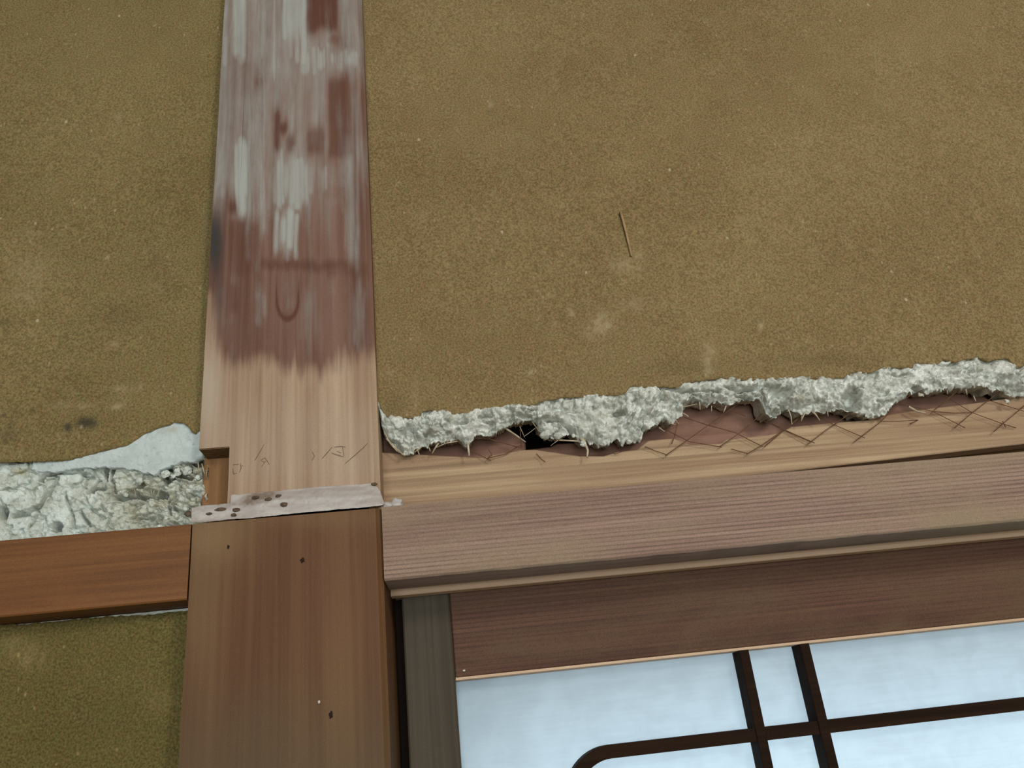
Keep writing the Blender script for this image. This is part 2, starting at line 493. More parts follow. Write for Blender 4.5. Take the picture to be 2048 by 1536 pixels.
# ------------------------------------------------------------------ the room shell
CEIL, XL, XR, YB = 2.45, -2.4, 0.96, -3.4
KB, KT = 1.7583, 1.8012          # lintel bottom and top
YP = 0.020                      # upper plaster face
def struct(o, label, cat): return tag(o, label, cat, None, 'structure')
struct(box('floor', XL, XR, YB, 0.13, -.05, 0, M['tatami']), 'pale straw mat floor of the room', 'floor')
struct(box('ceiling', XL, XR, YB, 0.16, CEIL, CEIL+.05, M['ceiling']), 'brown board ceiling over the room', 'ceiling')
struct(box('wall_side_west', XL-.05, XL, YB, 0.16, -.05, CEIL+.05, M['room_plaster']), 'ochre plaster side wall far left of the post', 'wall')
struct(box('wall_side_east', XR, XR+.05, YB, 0.16, -.05, CEIL+.05, M['room_plaster']), 'ochre plaster side wall beyond the paper screen', 'wall')
bm = bmesh.new()
for a in ((XL, -.72, -.05, CEIL+.05), (.82, XR, -.05, CEIL+.05), (-.72, .82, -.05, .68), (-.72, .82, 2.22, CEIL+.05)):
    box_bm(bm, a[0], a[1], YB-.05, YB, a[2], a[3])
me = bpy.data.meshes.new('wall_back'); bm.to_mesh(me); bm.free()
struct(link('wall_back', me, M['room_plaster']), 'ochre plaster wall with a window opening, behind the viewer', 'wall')
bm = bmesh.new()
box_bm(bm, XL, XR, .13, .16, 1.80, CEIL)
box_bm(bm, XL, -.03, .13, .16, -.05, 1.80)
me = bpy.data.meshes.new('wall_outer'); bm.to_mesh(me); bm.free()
struct(link('wall_outer', me, M['hole']), 'outer boarding coloured near black for the shade deep behind the hole in the plaster', 'wall')  # the void's shade is put into this wall's near-black colour

paper_shade = thing('paper_shade_1', 'unseen outer board added to shade the top of the paper from behind', 'window', (.45, .14, 0), 'structure')
box('paper_shade_board', -.02, XR, .125, .150, 1.684, 1.80, M['shade_beam'], paper_shade)  # unseen board added to dim the upper paper from behind

# ------------------------------------------------------------------ right plaster wall
wr = thing('wall_right', 'ochre sand-plaster wall right of the post with a broken pale grey lower edge', 'wall', (.5, YP, 1.87), 'structure')
top_r = Z3([(60, 330), (85, 390), (130, 450), (230, 460), (380, 465), (410, 410), (480, 400), (640, 425), (740, 430), (840, 405), (900, 385), (1040, 390), (1160, 370), (1300, 355), (1350, 325), (1550, 295)]) + \
        Z4([(0, 375), (250, 360), (430, 355), (470, 290), (520, 290), (640, 300), (840, 292), (980, 250), (1190, 225), (1350, 240), (1500, 232)]) + \
        Z5([(0, 315), (300, 305), (640, 300), (690, 260), (850, 260), (900, 225), (1170, 215), (1190, 180), (1380, 195), (1420, 150), (1500, 180), (1680, 135), (1780, 170), (1900, 145), (1960, 160), (1985, 225), (2048, 200), (2400, 150), (2900, 190), (3600, 60), (4400, 130)])
bot_r = Z3([(60, 380), (85, 480), (110, 590), (200, 700), (270, 755), (340, 735), (400, 680), (560, 650), (700, 640), (750, 690), (800, 670), (820, 600), (950, 610), (1050, 550), (1190, 490), (1318, 475), (1330, 560), (1400, 625), (1500, 615), (1570, 575)]) + \
        Z4([(0, 650), (50, 700), (100, 735), (130, 715), (200, 730), (260, 770), (310, 740), (370, 710), (420, 740), (460, 710), (520, 735), (570, 700), (580, 620), (690, 605), (720, 570), (790, 585), (880, 520), (890, 440), (950, 400), (1080, 440), (1160, 400), (1240, 450), (1370, 400), (1490, 412)]) + \
        Z5([(0, 600), (100, 620), (160, 545), (200, 540), (300, 610), (380, 570), (500, 570), (560, 540), (680, 560), (740, 600), (830, 620), (960, 580), (1000, 510), (1080, 480), (1130, 430), (1200, 390), (1290, 420), (1420, 400), (1500, 380), (1580, 390), (1720, 390), (1760, 420), (1830, 390), (1920, 440), (2048, 440), (2500, 330), (3200, 380), (4400, 260)])
zt = curve_fn(top_r, YP); zb = curve_fn(bot_r, YP+.008)
XW0 = .0547
def jag(x, a, s): return a*(fbm(x*420, x*0+3, 4, s, .7))

def finish_coat(name, xs, zlow, zhigh, rows, Y, mat, light, dark, parent, jl=0.0, jh=0.0, back=.003):
    """dense plaster skin between two edge curves with a thin broken rim"""
    n = len(xs)
    zl = zlow(xs)+jag(xs, jl, 3); zh = zhigh(xs)+jag(xs, jh, 8)
    t = np.linspace(0, 1, rows)
    Z = zl[:, None]+(zh-zl)[:, None]*t[None]
    X = np.repeat(xs[:, None], rows, 1)
    wav = .0012*fbm(X*9, Z*9, 3, 21)+.0007*fbm(X*60, Z*60, 2, 5)
    Yv = Y+wav
    # rims at both ends
    X = np.concatenate([X[:, :1], X, X[:, -1:]], 1)
    Z = np.concatenate([Z[:, :1]+.0008, Z, Z[:, -1:]-.0008], 1)
    Yv = np.concatenate([Yv[:, :1]+back, Yv, Yv[:, -1:]+back], 1)
    px, py = PJ(X, Yv, Z)
    L = np.zeros(X.shape); Dk = np.zeros(X.shape)
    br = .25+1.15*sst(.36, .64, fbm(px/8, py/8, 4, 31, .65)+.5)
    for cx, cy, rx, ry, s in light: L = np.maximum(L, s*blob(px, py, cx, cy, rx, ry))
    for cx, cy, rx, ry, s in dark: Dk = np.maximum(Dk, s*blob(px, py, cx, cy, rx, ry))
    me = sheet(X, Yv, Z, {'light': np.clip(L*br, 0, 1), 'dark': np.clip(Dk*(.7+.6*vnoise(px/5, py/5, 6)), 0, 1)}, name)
    o = link(name, me, mat, None, True)
    return keep(o, parent)

xs = np.concatenate([np.linspace(XW0, .70, 380), np.linspace(.705, XR, 40)])
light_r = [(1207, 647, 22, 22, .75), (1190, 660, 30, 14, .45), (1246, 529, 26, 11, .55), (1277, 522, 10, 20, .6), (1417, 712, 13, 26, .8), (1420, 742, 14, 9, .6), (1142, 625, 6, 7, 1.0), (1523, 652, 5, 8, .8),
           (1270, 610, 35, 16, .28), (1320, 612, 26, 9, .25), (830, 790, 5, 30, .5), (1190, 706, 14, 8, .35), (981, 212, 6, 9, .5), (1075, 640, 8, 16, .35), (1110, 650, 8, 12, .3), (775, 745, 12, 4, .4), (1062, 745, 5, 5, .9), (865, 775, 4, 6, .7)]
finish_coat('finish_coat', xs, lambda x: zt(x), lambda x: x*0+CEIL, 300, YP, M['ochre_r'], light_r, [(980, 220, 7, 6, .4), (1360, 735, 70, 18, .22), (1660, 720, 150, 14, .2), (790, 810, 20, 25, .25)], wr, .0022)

def rough_edge(name, xs, zt, zb, rows, Y, mat, parent, depth, cracks, pits, tan, amp=1.0, seed=0):
    n = len(xs)
    ztop = zt(xs)+.002
    zbot = zb(xs)+jag(xs, .004, 40+seed)+.0016*(vnoise(xs*900, xs*0, 6+seed)-.5)
    s = np.linspace(0, 1, rows)
    X = np.repeat(xs[:, None], rows, 1); S = np.repeat(s[None], n, 0)
    # the last eighth of the rows folds back under the lip
    k = np.clip(S/.86, 0, 1); back = sst(.86, 1.0, S)
    Z = ztop[:, None]+(zbot-ztop)[:, None]*k
    Z = Z+back*.0035
    Yv = Y+depth*.35*k**1.6-.0035*np.sin(np.pi*np.clip(k, 0, 1))+back*depth*.9
    px, py = PJ(X, Yv, Z)
    f1, f2, cid = worley(px/15+2.2*fbm(px/22, py/22, 2, 3), py/13, 11+seed)
    g1, g2, gid = worley(px/6, py/6, 23+seed)
    big = fbm(px/34, py/24, 3, 51+seed)
    sm = sst(.38, .62, vnoise(px/55, py/40, 33+seed))
    h = .0110*big + (.0050*(.55-f1) + .0042*(cid-.5))*(.35+.65*sm) + (.0014*(.5-g1) + .0012*(gid-.5))*sm + .0016*fbm(px/5, py/5, 3, 60+seed)
    edge = sst(0, .06, k)
    for pts, w, d in cracks:
        dd = seg_dist(px+5*fbm(px/12, py/12, 2, 77), py+5*fbm(px/12, py/12, 2, 78), pts)
        h = h-1.7*d*np.exp(-(dd/w)**2)
    for cx, cy, rx, ry, d in pits:
        h = h-1.9*d*np.exp(-(((px-cx)/rx)**2+((py-cy)/ry)**2)**2)
    Yv = Yv-h*edge*amp*(1-.55*back)
    X = X+.0010*fbm(px/7, py/7, 2, 90)*edge
    Z = Z+.0014*fbm(px/7, py/7, 2, 95)*edge
    T = np.zeros(X.shape)
    for cx, cy, rx, ry, q in tan: T = np.maximum(T, q*blob(px, py, cx, cy, rx, ry))
    me = sheet(X, Yv, Z, {'tan': T, 'dark': T*0}, name)
    o = link(name, me, mat, None, True)
    return keep(o, parent)

xs2 = np.concatenate([np.linspace(XW0, .64, 1450), np.linspace(.641, XR, 160)])
cracks_r = [(Z4([(700, 295), (830, 312), (1080, 320), (1180, 312)]), 3.0, .004), (Z4([(1230, 290), (1330, 322), (1450, 300), (1560, 285)]), 3.0, .004),
            (Z3([(240, 560), (300, 530), (350, 570), (370, 630)]), 3.5, .0035), (Z3([(600, 530), (640, 490), (760, 500)]), 3.5, .004),
            (Z3([(120, 600), (200, 640), (250, 720)]), 3, .004), (Z3([(1320, 475), (1450, 465), (1560, 520), (1600, 570)]), 4, .006),
            (Z3([(860, 450), (960, 450)]), 3, .003), (Z5([(960, 270), (1180, 270)]), 2.5, .003), (Z5([(1370, 195), (1480, 190)]), 3, .004),
            (Z4([(360, 490), (430, 500)]), 3, .003), (Z4([(1310, 350), (1420, 390)]), 3.5, .004), (Z4([(550, 600), (600, 640)]), 4, .004)]
pits_r = [tuple(Z5([(80, 420)])[0])+(13, 16, .007), tuple(Z5([(150, 500)])[0])+(7, 14, .008), tuple(Z5([(690, 450)])[0])+(15, 15, .007), tuple(Z5([(770, 375)])[0])+(4, 3, .006), tuple(Z5([(920, 490)])[0])+(8, 6, .009),
          tuple(Z4([(1700, 330)])[0])+(16, 10, .006), tuple(Z5([(720, 520)])[0])+(12, 8, .006), tuple(Z5([(1200, 385)])[0])+(9, 5, .006), tuple(Z4([(940, 420)])[0])+(14, 4, .006), tuple(Z3([(1960, 415)])[0])+(10, 5, .005),
          tuple(Z4([(1610, 505)])[0])+(7, 4, .008), tuple(Z3([(440, 600)])[0])+(4, 4, .004)]
tan_r = [tuple(Z5([(260, 470)])[0])+(20, 12, .35), tuple(Z3([(300, 700)])[0])+(40, 10, .3), tuple(Z4([(300, 500)])[0])+(30, 10, .15)]
edge_r = rough_edge('broken_plaster_edge', xs2, zt, zb, 66, YP+.0018, M['grey'], wr, .017, cracks_r, pits_r, tan_r, 1.0, 0)
# the loose lump hanging over the hole, and small clods on the broken lip
def at(px, py, Y):
    x, z = P(px, py, Y); return (x, Y, z)
for i, (px, py, r, q) in enumerate([(1098, 858, 16, 1.0), (1116, 872, 11, .7), (1090, 870, 11, .8), (1147, 871, 4, 1.2), (1166, 887, 7, .9), (1010, 818, 4, .5), (890, 824, 5, .5), (1766, 819, 6, .8), (2014, 803, 5, .9), (1842, 790, 6, .6), (935, 880, 8, 1.3), (1206, 888, 8, .7), (1258, 884, 8, .7)]):
    lump('plaster_clod', at(px, py, YP+.006), r*.00029, r*.00024, r*.00029*q, M['grey'], edge_r, i+3, .45, 4)
# straw fibres
def straw(pix, w, Y=YP+.008, mat='straw', parent=edge_r, Y2=None):
    n = len(pix)
    pts = [at(px, py, Y+((Y2 if Y2 is not None else Y)-Y)*i/max(1, n-1)) for i, (px, py) in enumerate(pix)]
    tube('straw_fibre', pts, w*.00015, M[mat], parent, 6, .7)
straw(Z8([(230, 280), (400, 390), (560, 505)]), 4.6, YP+.010, 'straw', edge_r, .034)
straw(Z8([(1040, 470), (1200, 480), (1400, 492)]), 4.0, .028)
for a in ([(660, 180), (720, 260), (775, 345)], [(470, 260), (500, 330), (545, 430)], [(545, 412), (630, 350), (715, 285)], [(1070, 480), (1010, 520), (955, 565)]):
    straw(Z8(a), 1.5, .026)
straw(Z8([(1430, 440), (1490, 520), (1510, 580)]), 10, .026)
straw(Z8([(1510, 560), (1540, 640), (1530, 745)]), 6, .026)
for a, w in (([(770, 650), (775, 700), (782, 755)], 6), ([(540, 655), (515, 690), (490, 735)], 4), ([(410, 680), (380, 705), (355, 725)], 3), ([(370, 700), (390, 750)], 3), ([(690, 640), (600, 655), (520, 690)], 2.5), ([(465, 690), (475, 720)], 3), ([(130, 620), (200, 690), (265, 750)], 4), ([(110, 560), (160, 660), (215, 720)], 3)):
    straw(Z3(a), w, .025)
for a, w in (([(1720, 470), (1740, 520), (1748, 585)], 3), ([(1900, 480), (1935, 510), (1970, 555)], 3), ([(1850, 490), (1835, 530), (1820, 560)], 2.5), ([(890, 495), (935, 525)], 3), ([(1020, 410), (1025, 470)], 3), ([(1115, 440), (1115, 482)], 2.5), ([(790, 490), (830, 545), (855, 582)], 2), ([(700, 610), (745, 642)], 3), ([(770, 570), (830, 590)], 3), ([(1230, 440), (1210, 490)], 3), ([(890, 450), (1000, 425)], 2)):
    straw(Z4(a), w, .025)
for a, w in (([(395, 565), (440, 635)], 3), ([(300, 600), (292, 642)], 3), ([(1590, 390), (1600, 432)], 3), ([(1650, 440), (1668, 482)], 3), ([(1440, 390), (1445, 425)], 2), ([(1140, 525), (1200, 560), (1270, 575)], 6), ([(1895, 470), (1930, 500)], 7), ([(1215, 420), (1260, 445)], 5), ([(500, 560), (505, 600)], 2)):
    straw(Z5(a), w, .026)
# the straw pressed into the finish coat above, half sunk
tube('straw_fibre', [at(1241, 423, YP-.0016), at(1252, 464, YP-.0014), at(1263, 512, YP-.0008)], .0011, M['straw_dark'], wr, 8, .7)

# ------------------------------------------------------------------ left plaster wall
wl = thing('wall_left', 'olive ochre plaster wall left of the post with cracked pale mud below', 'wall', (-.5, YP, 1.85), 'structure')
top_l = [(-700, 965)] + Z1([(-1200, 690), (-500, 630), (0, 650), (470, 640), (600, 615), (850, 550), (1000, 515), (1130, 430), (1240, 380), (1330, 360), (1380, 335), (1440, 340), (1490, 370), (1510, 410), (1540, 430), (1565, 400), (1600, 380)])
ztl = curve_fn(top_l, YP)
XW1 = -.0525
xsl = np.concatenate([np.linspace(XL, -.29, 60), np.linspace(-.288, XW1, 190)])
light_l = [(175, 812, 30, 4, .6), (232, 812, 16, 5, .7), (245, 778, 30, 4, .5), (280, 772, 4, 7, .6), (130, 812, 30, 7, .3), (313, 576, 9, 6, .6), (60, 540, 40, 30, .25), (45, 590, 35, 20, .25), (215, 515, 5, 4, .8), (230, 690, 14, 6, .4), (60, 470, 30, 20, .2), (240, 235, 6, 5, .7)]
dark_l = [(172, 845, 18, 9, 1.6), (186, 848, 9, 7, 1.1), (136, 855, 9, 8, 1.2), (66, 822, 6, 7, .55), (22, 853, 8, 9, .6), (6, 832, 6, 6, .6), (15, 870, 28, 16, .4), (30, 825, 20, 12, .25), (240, 630, 60, 35, .22), (310, 540, 60, 60, .14), (150, 660, 40, 30, .12), (10, 645, 14, 10, .3), (425, 480, 30, 90, .15)]
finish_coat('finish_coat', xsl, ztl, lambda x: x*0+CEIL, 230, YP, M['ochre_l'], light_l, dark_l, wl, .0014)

def mud_sheet(name, xs, zlo, zhi, rows, mat, Yf, parent, attrs_fn):
    n = len(xs); t = np.linspace(0, 1, rows)
    lo, hi = zlo(xs), zhi(xs)
    X = np.repeat(xs[:, None], rows, 1); Z = lo[:, None]+(hi-lo)[:, None]*t[None]
    px, py = PJ(X, YP+.004, Z)
    Yv = Yf(px, py)
    o = link(name, sheet(X, Yv, Z, attrs_fn(px, py), name), mat, None, True)
    return keep(o, parent)
cr = [([(430, 770), (370, 870), (300, 980), (180, 1050), (80, 1060)], 4.0, .0050), ([(300, 772), (340, 745), (400, 740), (470, 700)], 3.5, .0040), ([(20, 860), (100, 850), (220, 790)], 2.5, .0025),
      ([(500, 880), (520, 960), (560, 1060), (570, 1150)], 3.0, .0035), ([(620, 1010), (650, 1080), (690, 1130)], 3.5, .0050), ([(820, 720), (830, 850), (700, 865)], 3.0, .0045), ([(880, 690), (870, 790), (900, 880)], 3.5, .0045),
      ([(690, 880), (760, 790)], 3.0, .0045), ([(900, 922), (1050, 905), (1280, 905)], 4.5, .0080), ([(1040, 870), (1110, 810)], 4.0, .0060), ([(1260, 700), (1300, 780), (1350, 760)], 4.0, .0060), ([(1400, 745), (1500, 765)], 3.5, .0050),
      ([(780, 990), (850, 1050), (830, 1150)], 2.5, .0030), ([(1300, 930), (1330, 1050)], 3.0, .0040), ([(200, 1150), (280, 1060)], 3.0, .0035), ([(250, 1000), (340, 1080), (360, 1180)], 2.2, .0025), ([(670, 930), (700, 1000), (800, 1080)], 2.5, .0030),
      ([(870, 1000), (900, 960), (1000, 930)], 2.5, .0030), ([(1360, 1000), (1480, 1060)], 3.0, .0035), ([(1590, 640), (1600, 740), (1620, 860)], 4.0, .0060), ([(1060, 1090), (1160, 1060)], 3.0, .0035), ([(600, 700), (660, 760), (640, 830)], 2.5, .0025), ([(450, 730), (560, 720), (700, 730)], 2.2, .0025)]
pits_l = [(2, 1022, 8, 11, .008), (111, 1053, 10, 9, .007), (15, 1050, 4, 4, .004), (392, 920, 9, 8, .010), (330, 935, 8, 5, .007), (360, 948, 10, 5, .006), (258, 984, 8, 6, .006), (295, 978, 14, 6, .007), (318, 985, 12, 6, .007), (385, 1030, 9, 6, .004), (300, 1035, 22, 10, .004), (405, 1005, 6, 10, .005), (210, 940, 5, 14, .005)]
def mudY(px, py):
    f1, f2, cid = worley(px/46+1.1*fbm(px/40, py/40, 3, 3), py/34+1.1*fbm(px/40, py/40, 3, 4), 71)
    g1, g2, gid = worley(px/13+.9*fbm(px/11, py/11, 2, 7), py/11, 83)
    rt = sst(150, 330, px)                                   # the right side is cruder
    h = .0045*fbm(px/60, py/40, 3, 9)+.0026*(cid-.5)-.0030*np.exp(-((f2-f1)/.09)**2)*(vnoise(px/30, py/30, 2) > .45)
    h = h+rt*(.0042*(gid-.5)-.003*np.exp(-((g2-g1)/.16)**2)+.0025*fbm(px/9, py/9, 3, 15))+(1-rt)*(.0012*(gid-.5)+.0010*fbm(px/14, py/14, 3, 16))
    h = h+.0016*fbm(px/5, py/5, 3, 18)
    for pts, w, d in cr:
        q = [(x*.2539, 760+y*.2539) for x, y in pts]
        dd = seg_dist(px+7*fbm(px/14, py/14, 2, 27), py+7*fbm(px/14, py/14, 2, 28), q)
        h = h-1.7*d*np.exp(-(dd/w/.85)**2)
    for cx, cy, rx, ry, d in pits_l:
        h = h-1.5*d*np.exp(-(((px-cx+3*fbm(px/6, py/6, 2, 1))/rx)**2+((py-cy+4*fbm(px/6, py/6, 2, 2))/ry)**2)**2)
    return YP+.0055-h
def mudA(px, py):
    T = .42*sst(130, 300, px)*(.4+1.2*vnoise(px/26, py/20, 12))
    for cx, cy, rx, ry, q in ((260, 1010, 40, 22, .55), (235, 980, 30, 20, .4), (300, 950, 40, 20, .35), (36, 942, 12, 6, .9), (350, 1000, 40, 25, .35)): T = np.maximum(T, q*blob(px, py, cx, cy, rx, ry))
    D_ = np.zeros(px.shape)
    for cx, cy, rx, ry, q in ((111, 1053, 9, 8, .9), (2, 1022, 7, 10, .9), (300, 1040, 30, 8, .4), (190, 940, 40, 12, .25), (388, 1031, 8, 6, .7), (395, 985, 10, 14, .4)): D_ = np.maximum(D_, q*blob(px, py, cx, cy, rx, ry))
    D_ = np.maximum(D_, .42*sst(160, 330, px)*sst(.52, .75, vnoise(px/17, py/13, 19)))
    return {'tan': np.clip(T, 0, 1), 'dark': D_}
xm = np.concatenate([np.linspace(XL, -.30, 90), np.linspace(-.299, -.0522, 600)])
mud_o = mud_sheet('cracked_mud_base', xm, lambda x: x*0+1.797, lambda x: ztl(x)+.004, 230, M['mud'], mudY, wl, mudA)
# smooth white coat still clinging below the ochre edge
pat_lo = curve_fn(Z1([(-1500, 640), (-400, 620), (0, 652), (100, 668), (200, 690), (330, 712), (470, 706), (600, 690), (820, 680), (960, 690), (1050, 700), (1130, 725), (1220, 738), (1250, 700), (1330, 672), (1410, 642), (1530, 640), (1585, 605), (1600, 560)]), YP)
xp = np.linspace(-.158, -.0535, 300)
n, rows = len(xp), 60
t = np.linspace(0, 1, rows)
lo = np.minimum(pat_lo(xp)+jag(xp, .0026, 66), ztl(xp)+.001); hi = ztl(xp)+.0025
X = np.repeat(xp[:, None], rows, 1); Zz = lo[:, None]+(hi-lo)[:, None]*t[None]
px, py = PJ(X, YP+.001, Zz)
Yv = YP+.0012-.0008*fbm(px/30, py/30, 3, 5)-.0005*fbm(px/6, py/6, 3, 6)
thick = sst(0, .10, xp+.170)[:, None]
Yv = Yv-.0008*sst(0, .25, t)[None]*0 + (1-np.clip((xp+.158)/.03, 0, 1))[:, None]*.0015
T = .5*blob(px, py, 345, 858, 9, 6)+.25*blob(px, py, 330, 862, 20, 6)
X = np.concatenate([X[:, :1], X], 1); Zz = np.concatenate([Zz[:, :1]+.001, Zz], 1); Yv = np.concatenate([Yv[:, :1]+.007, Yv], 1); T = np.concatenate([T[:, :1], T], 1)
keep(link('smooth_plaster_patch', sheet(X, Yv, Zz, {'tan': T, 'dark': T*0}), M['patch'], None, True), wl)
for i, (a, w) in enumerate((([(1190, 860), (1195, 910)], 2), ([(1215, 870), (1205, 915)], 2), ([(1260, 850), (1240, 910)], 2), ([(1060, 860), (1070, 920)], 2), ([(1280, 960), (1310, 1010)], 2), ([(1590, 660), (1610, 740)], 3), ([(1560, 650), (1570, 720)], 3))):
    straw(Z1(a), w, YP+.001, 'straw', mud_o)
for i, (px, py, r) in enumerate([(330, 947, 9), (355, 944, 8), (375, 941, 9), (346, 952, 6), (318, 1053, 4), (332, 1036, 4), (252, 990, 5), (395, 955, 6), (280, 962, 8), (372, 1018, 6)]):
    lump('mud_clod', at(px, py, YP+.005), r*.00029, r*.0002, r*.00029, M['mud'], mud_o, i+31, .5, 3)

# ------------------------------------------------------------------ lower left wall
wlow = thing('wall_lower_left', 'olive plaster wall panel with its shade painted darker, under the orange-brown rail', 'wall', (-.5, .026, .9), 'structure')
zg = curve_fn([(-600, 1302), (0, 1251), (120, 1242), (200, 1234), (300, 1229), (377, 1222), (400, 1221)], .0235)
xl2 = np.concatenate([np.linspace(XL, -.28, 40), np.linspace(-.278, -.046, 150)])
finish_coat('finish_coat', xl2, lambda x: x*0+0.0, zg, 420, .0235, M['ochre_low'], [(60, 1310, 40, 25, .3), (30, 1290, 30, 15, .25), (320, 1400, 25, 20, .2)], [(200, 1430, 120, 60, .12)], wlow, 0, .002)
X = np.repeat(xl2[:, None], 40, 1); Zz = np.repeat(np.linspace(1.66, 1.758, 40)[None], len(xl2), 0)
px, py = PJ(X, .026, Zz)
keep(link('grey_base_coat', sheet(X, .0262-.002*fbm(px/12, py/6, 3, 44), Zz, {'tan': X*0+.25, 'dark': X*0+.25}), M['mud'], None, True), wlow)

# ------------------------------------------------------------------ rail left of the post
rl = profile_x('wall_rail', [(.0016, 1.7592), (.0024, 1.7584), (.06, 1.7584), (.06, 1.8012), (.0016, 1.8012)], XL, -.0535, M['rail'])
tag(rl, 'orange-brown planed wooden rail left of the post, between mud and olive plaster', 'rail')

# ------------------------------------------------------------------ the post
post = thing('wooden_post', 'wide upright wooden post, red-brown with whitewash streaks above and bare pale wood lower', 'post', (0, .05, 0))
YU = .008
NZ0, NZ1, NX = P(430, 1012, YU)[1], P(459, 893, YU)[1], P(459, 893, YU)[0]

def face_attrs(px, py):
    w = np.zeros(px.shape); r = np.zeros(px.shape); dp = np.zeros(px.shape); dk = np.zeros(px.shape); pl = np.zeros(px.shape)
    wob = 90*fbm(px/20, py/260, 4, 5, .65)
    px = px+5*fbm(px/60, py/70, 2, 14)
    r = 1-sst(660, 800, py+wob*.55+18*fbm(px/40, py/40, 3, 2))
    r = r*(1-.75*blob(px, py, 412, 700, 34, 170)*sst(540, 600, py))
    r = r*(1-.35*blob(px, py, 720, 720, 40, 60))
    def rect(x0, x1, y0, y1, s, sx=14, sy=44):
        return s*sst(x0-sx, x0+sx, px)*(1-sst(x1-sx, x1+sx, px))*sst(y0-sy, y0+sy, py+wob)*(1-sst(y1-sy, y1+sy, py+wob))
    w = .36*(1-sst(330, 520, py+wob))*(1-.55*sst(620, 680, px)*sst(140, 200, py))+.10*(1-sst(640, 740, py))
    for a in ((448, 620, -60, 145, .62), (462, 500, -60, 135, .85), (566, 614, -60, 105, .95), (604, 716, 95, 147, .8), (640, 675, 78, 105, .7), (676, 720, -60, 420, .42), (500, 580, 30, 75, .25),
              (440, 540, 130, 400, .48), (470, 494, 290, 430, .85), (428, 462, 190, 405, .42), (492, 540, 150, 490, .50), (540, 640, 140, 235, .42), (548, 626, 305, 415, .72), (553, 594, 425, 512, .85), (640, 656, 325, 395, .62),
              (690, 716, 285, 520, .45), (600, 650, 200, 300, .22), (512, 530, 565, 650, .45), (600, 640, 560, 700, .22), (690, 740, 560, 700, .3), (420, 450, 560, 700, .25), (556, 596, 515, 620, .3), (455, 520, 690, 740, .15)):
        x0, x1, y0, y1, q = a
        nb_ = max(2, int((x1-x0)/7)); rr = random.Random(int(x0*7+y0*3+x1))
        w = np.maximum(w, rect(*a)*.80)
        for k_ in range(nb_):
            cx_ = x0+(x1-x0)*(k_+rr.uniform(.1, .9))/nb_; wd = rr.uniform(4.0, 13)
            a0 = y0+rr.uniform(-.30, .30)*(y1-y0)*.6; a1 = y1+rr.uniform(-.30, .25)*(y1-y0)*.7
            if a1-a0 < 12: continue
            sf = rr.uniform(8, 26)
            w = np.maximum(w, q*rr.uniform(.6, 1.05)*np.exp(-((px-cx_)/wd)**2)*sst(a0-sf, a0+sf, py)*(1-sst(a1-sf, a1+sf, py)))
    for a in ((612, 676, -60, 62, .95), (548, 562, 218, 300, 1.0), (552, 578, 238, 268, .9), (572, 592, 262, 305, .8), (654, 696, 150, 320, .75), (612, 650, 255, 315, .7), (455, 475, 402, 430, .9), (455, 520, 440, 560, .6), (520, 700, 515, 548, .7), (650, 740, 520, 560, .6), (596, 606, 430, 600, .6),
              (506, 522, 150, 175, .6), (655, 680, 60, 90, .6), (455, 480, 565, 630, .6), (620, 690, 690, 740, .4), (500, 540, 700, 745, .4)):
        x0, x1, y0, y1, q = a
        dp = np.maximum(dp, q*sst(x0-8, x0+8, px)*(1-sst(x1-8, x1+8, px))*sst(y0-22, y0+18, py+wob*.25)*(1-sst(y1-18, y1+22, py+wob*.25)))
    # drip with a darker rim
    d = np.hypot((px-575)/23, np.maximum(0, py-600)/40)
    dp = np.maximum(dp, (.75*np.exp(-((d-1)/.2)**2)*sst(520, 630, py)+.35*(d < 1)*sst(500, 540, py))*(py < 660))
    w = w*(1-.7*np.clip(dp, 0, 1))
    dk = .85*np.exp(-(((px-430)/20)**2+((py-480)/70)**2)**1.3)+.4*blob(px, py, 440, 590, 18, 60)
    pl = .9*blob(px, py, 415, 770, 26, 90)+.35*sst(780, 860, py)*(1-sst(930, 990, py))*.6
    return {'white': w, 'red': r, 'deep': dp, 'dark': dk, 'pale': np.clip(pl, 0, 1)}

def panel(x0, x1, z0, z1, Y, nx, nz):
    xs_ = np.linspace(x0, x1, nx); zs = np.linspace(z0, z1, nz)
    X = np.repeat(xs_[:, None], nz, 1); Zz = np.repeat(zs[None], nx, 0)
    return X, np.full(X.shape, Y), Zz

def post_shaft(name, x0, x1, z0, z1, Y, yb, ch, mat, attr_fn, nx, nz, notch=None, parent=None):
    """front with a chamfered right arris, side faces, dense front for the stains"""
    cols = np.concatenate([[x0, x0], np.linspace(x0, x1-ch, nx), [x1, x1]])
    ys = np.concatenate([[yb, Y+.0004], np.full(nx, Y), [Y+ch, yb]])
    cols[1] = x0
    zs = np.linspace(z0, z1, nz)
    X = np.repeat(cols[:, None], nz, 1); Yv = np.repeat(ys[:, None], nz, 1); Zz = np.repeat(zs[None], len(cols), 0)
    # old hand-planed face: tiny waves
    fr = (ys == Y)[:, None]
    Yv = Yv+fr*.0004*fbm(X*40, Zz*3, 2, 5)
    X = X+.0004*fbm(Zz*30, X*0, 2, 8)*np.repeat((cols <= x0)[:, None], nz, 1)
    px, py = PJ(X, Yv, Zz)
    at_ = attr_fn(px, py)
    me = sheet(X, Yv, Zz, at_, name)
    return me

xu0, xu1 = -.0536, .0548
parts = []
bmj = bmesh.new()
me_a = post_shaft('a', NX, xu1, P(600, 1000, YU)[1], CEIL, YU, .10, .0032, None, face_attrs, 230, 460)
me_b = post_shaft('b', xu0, NX+.0000001, NZ1, CEIL, YU, .10, 0, None, face_attrs, 60, 420)
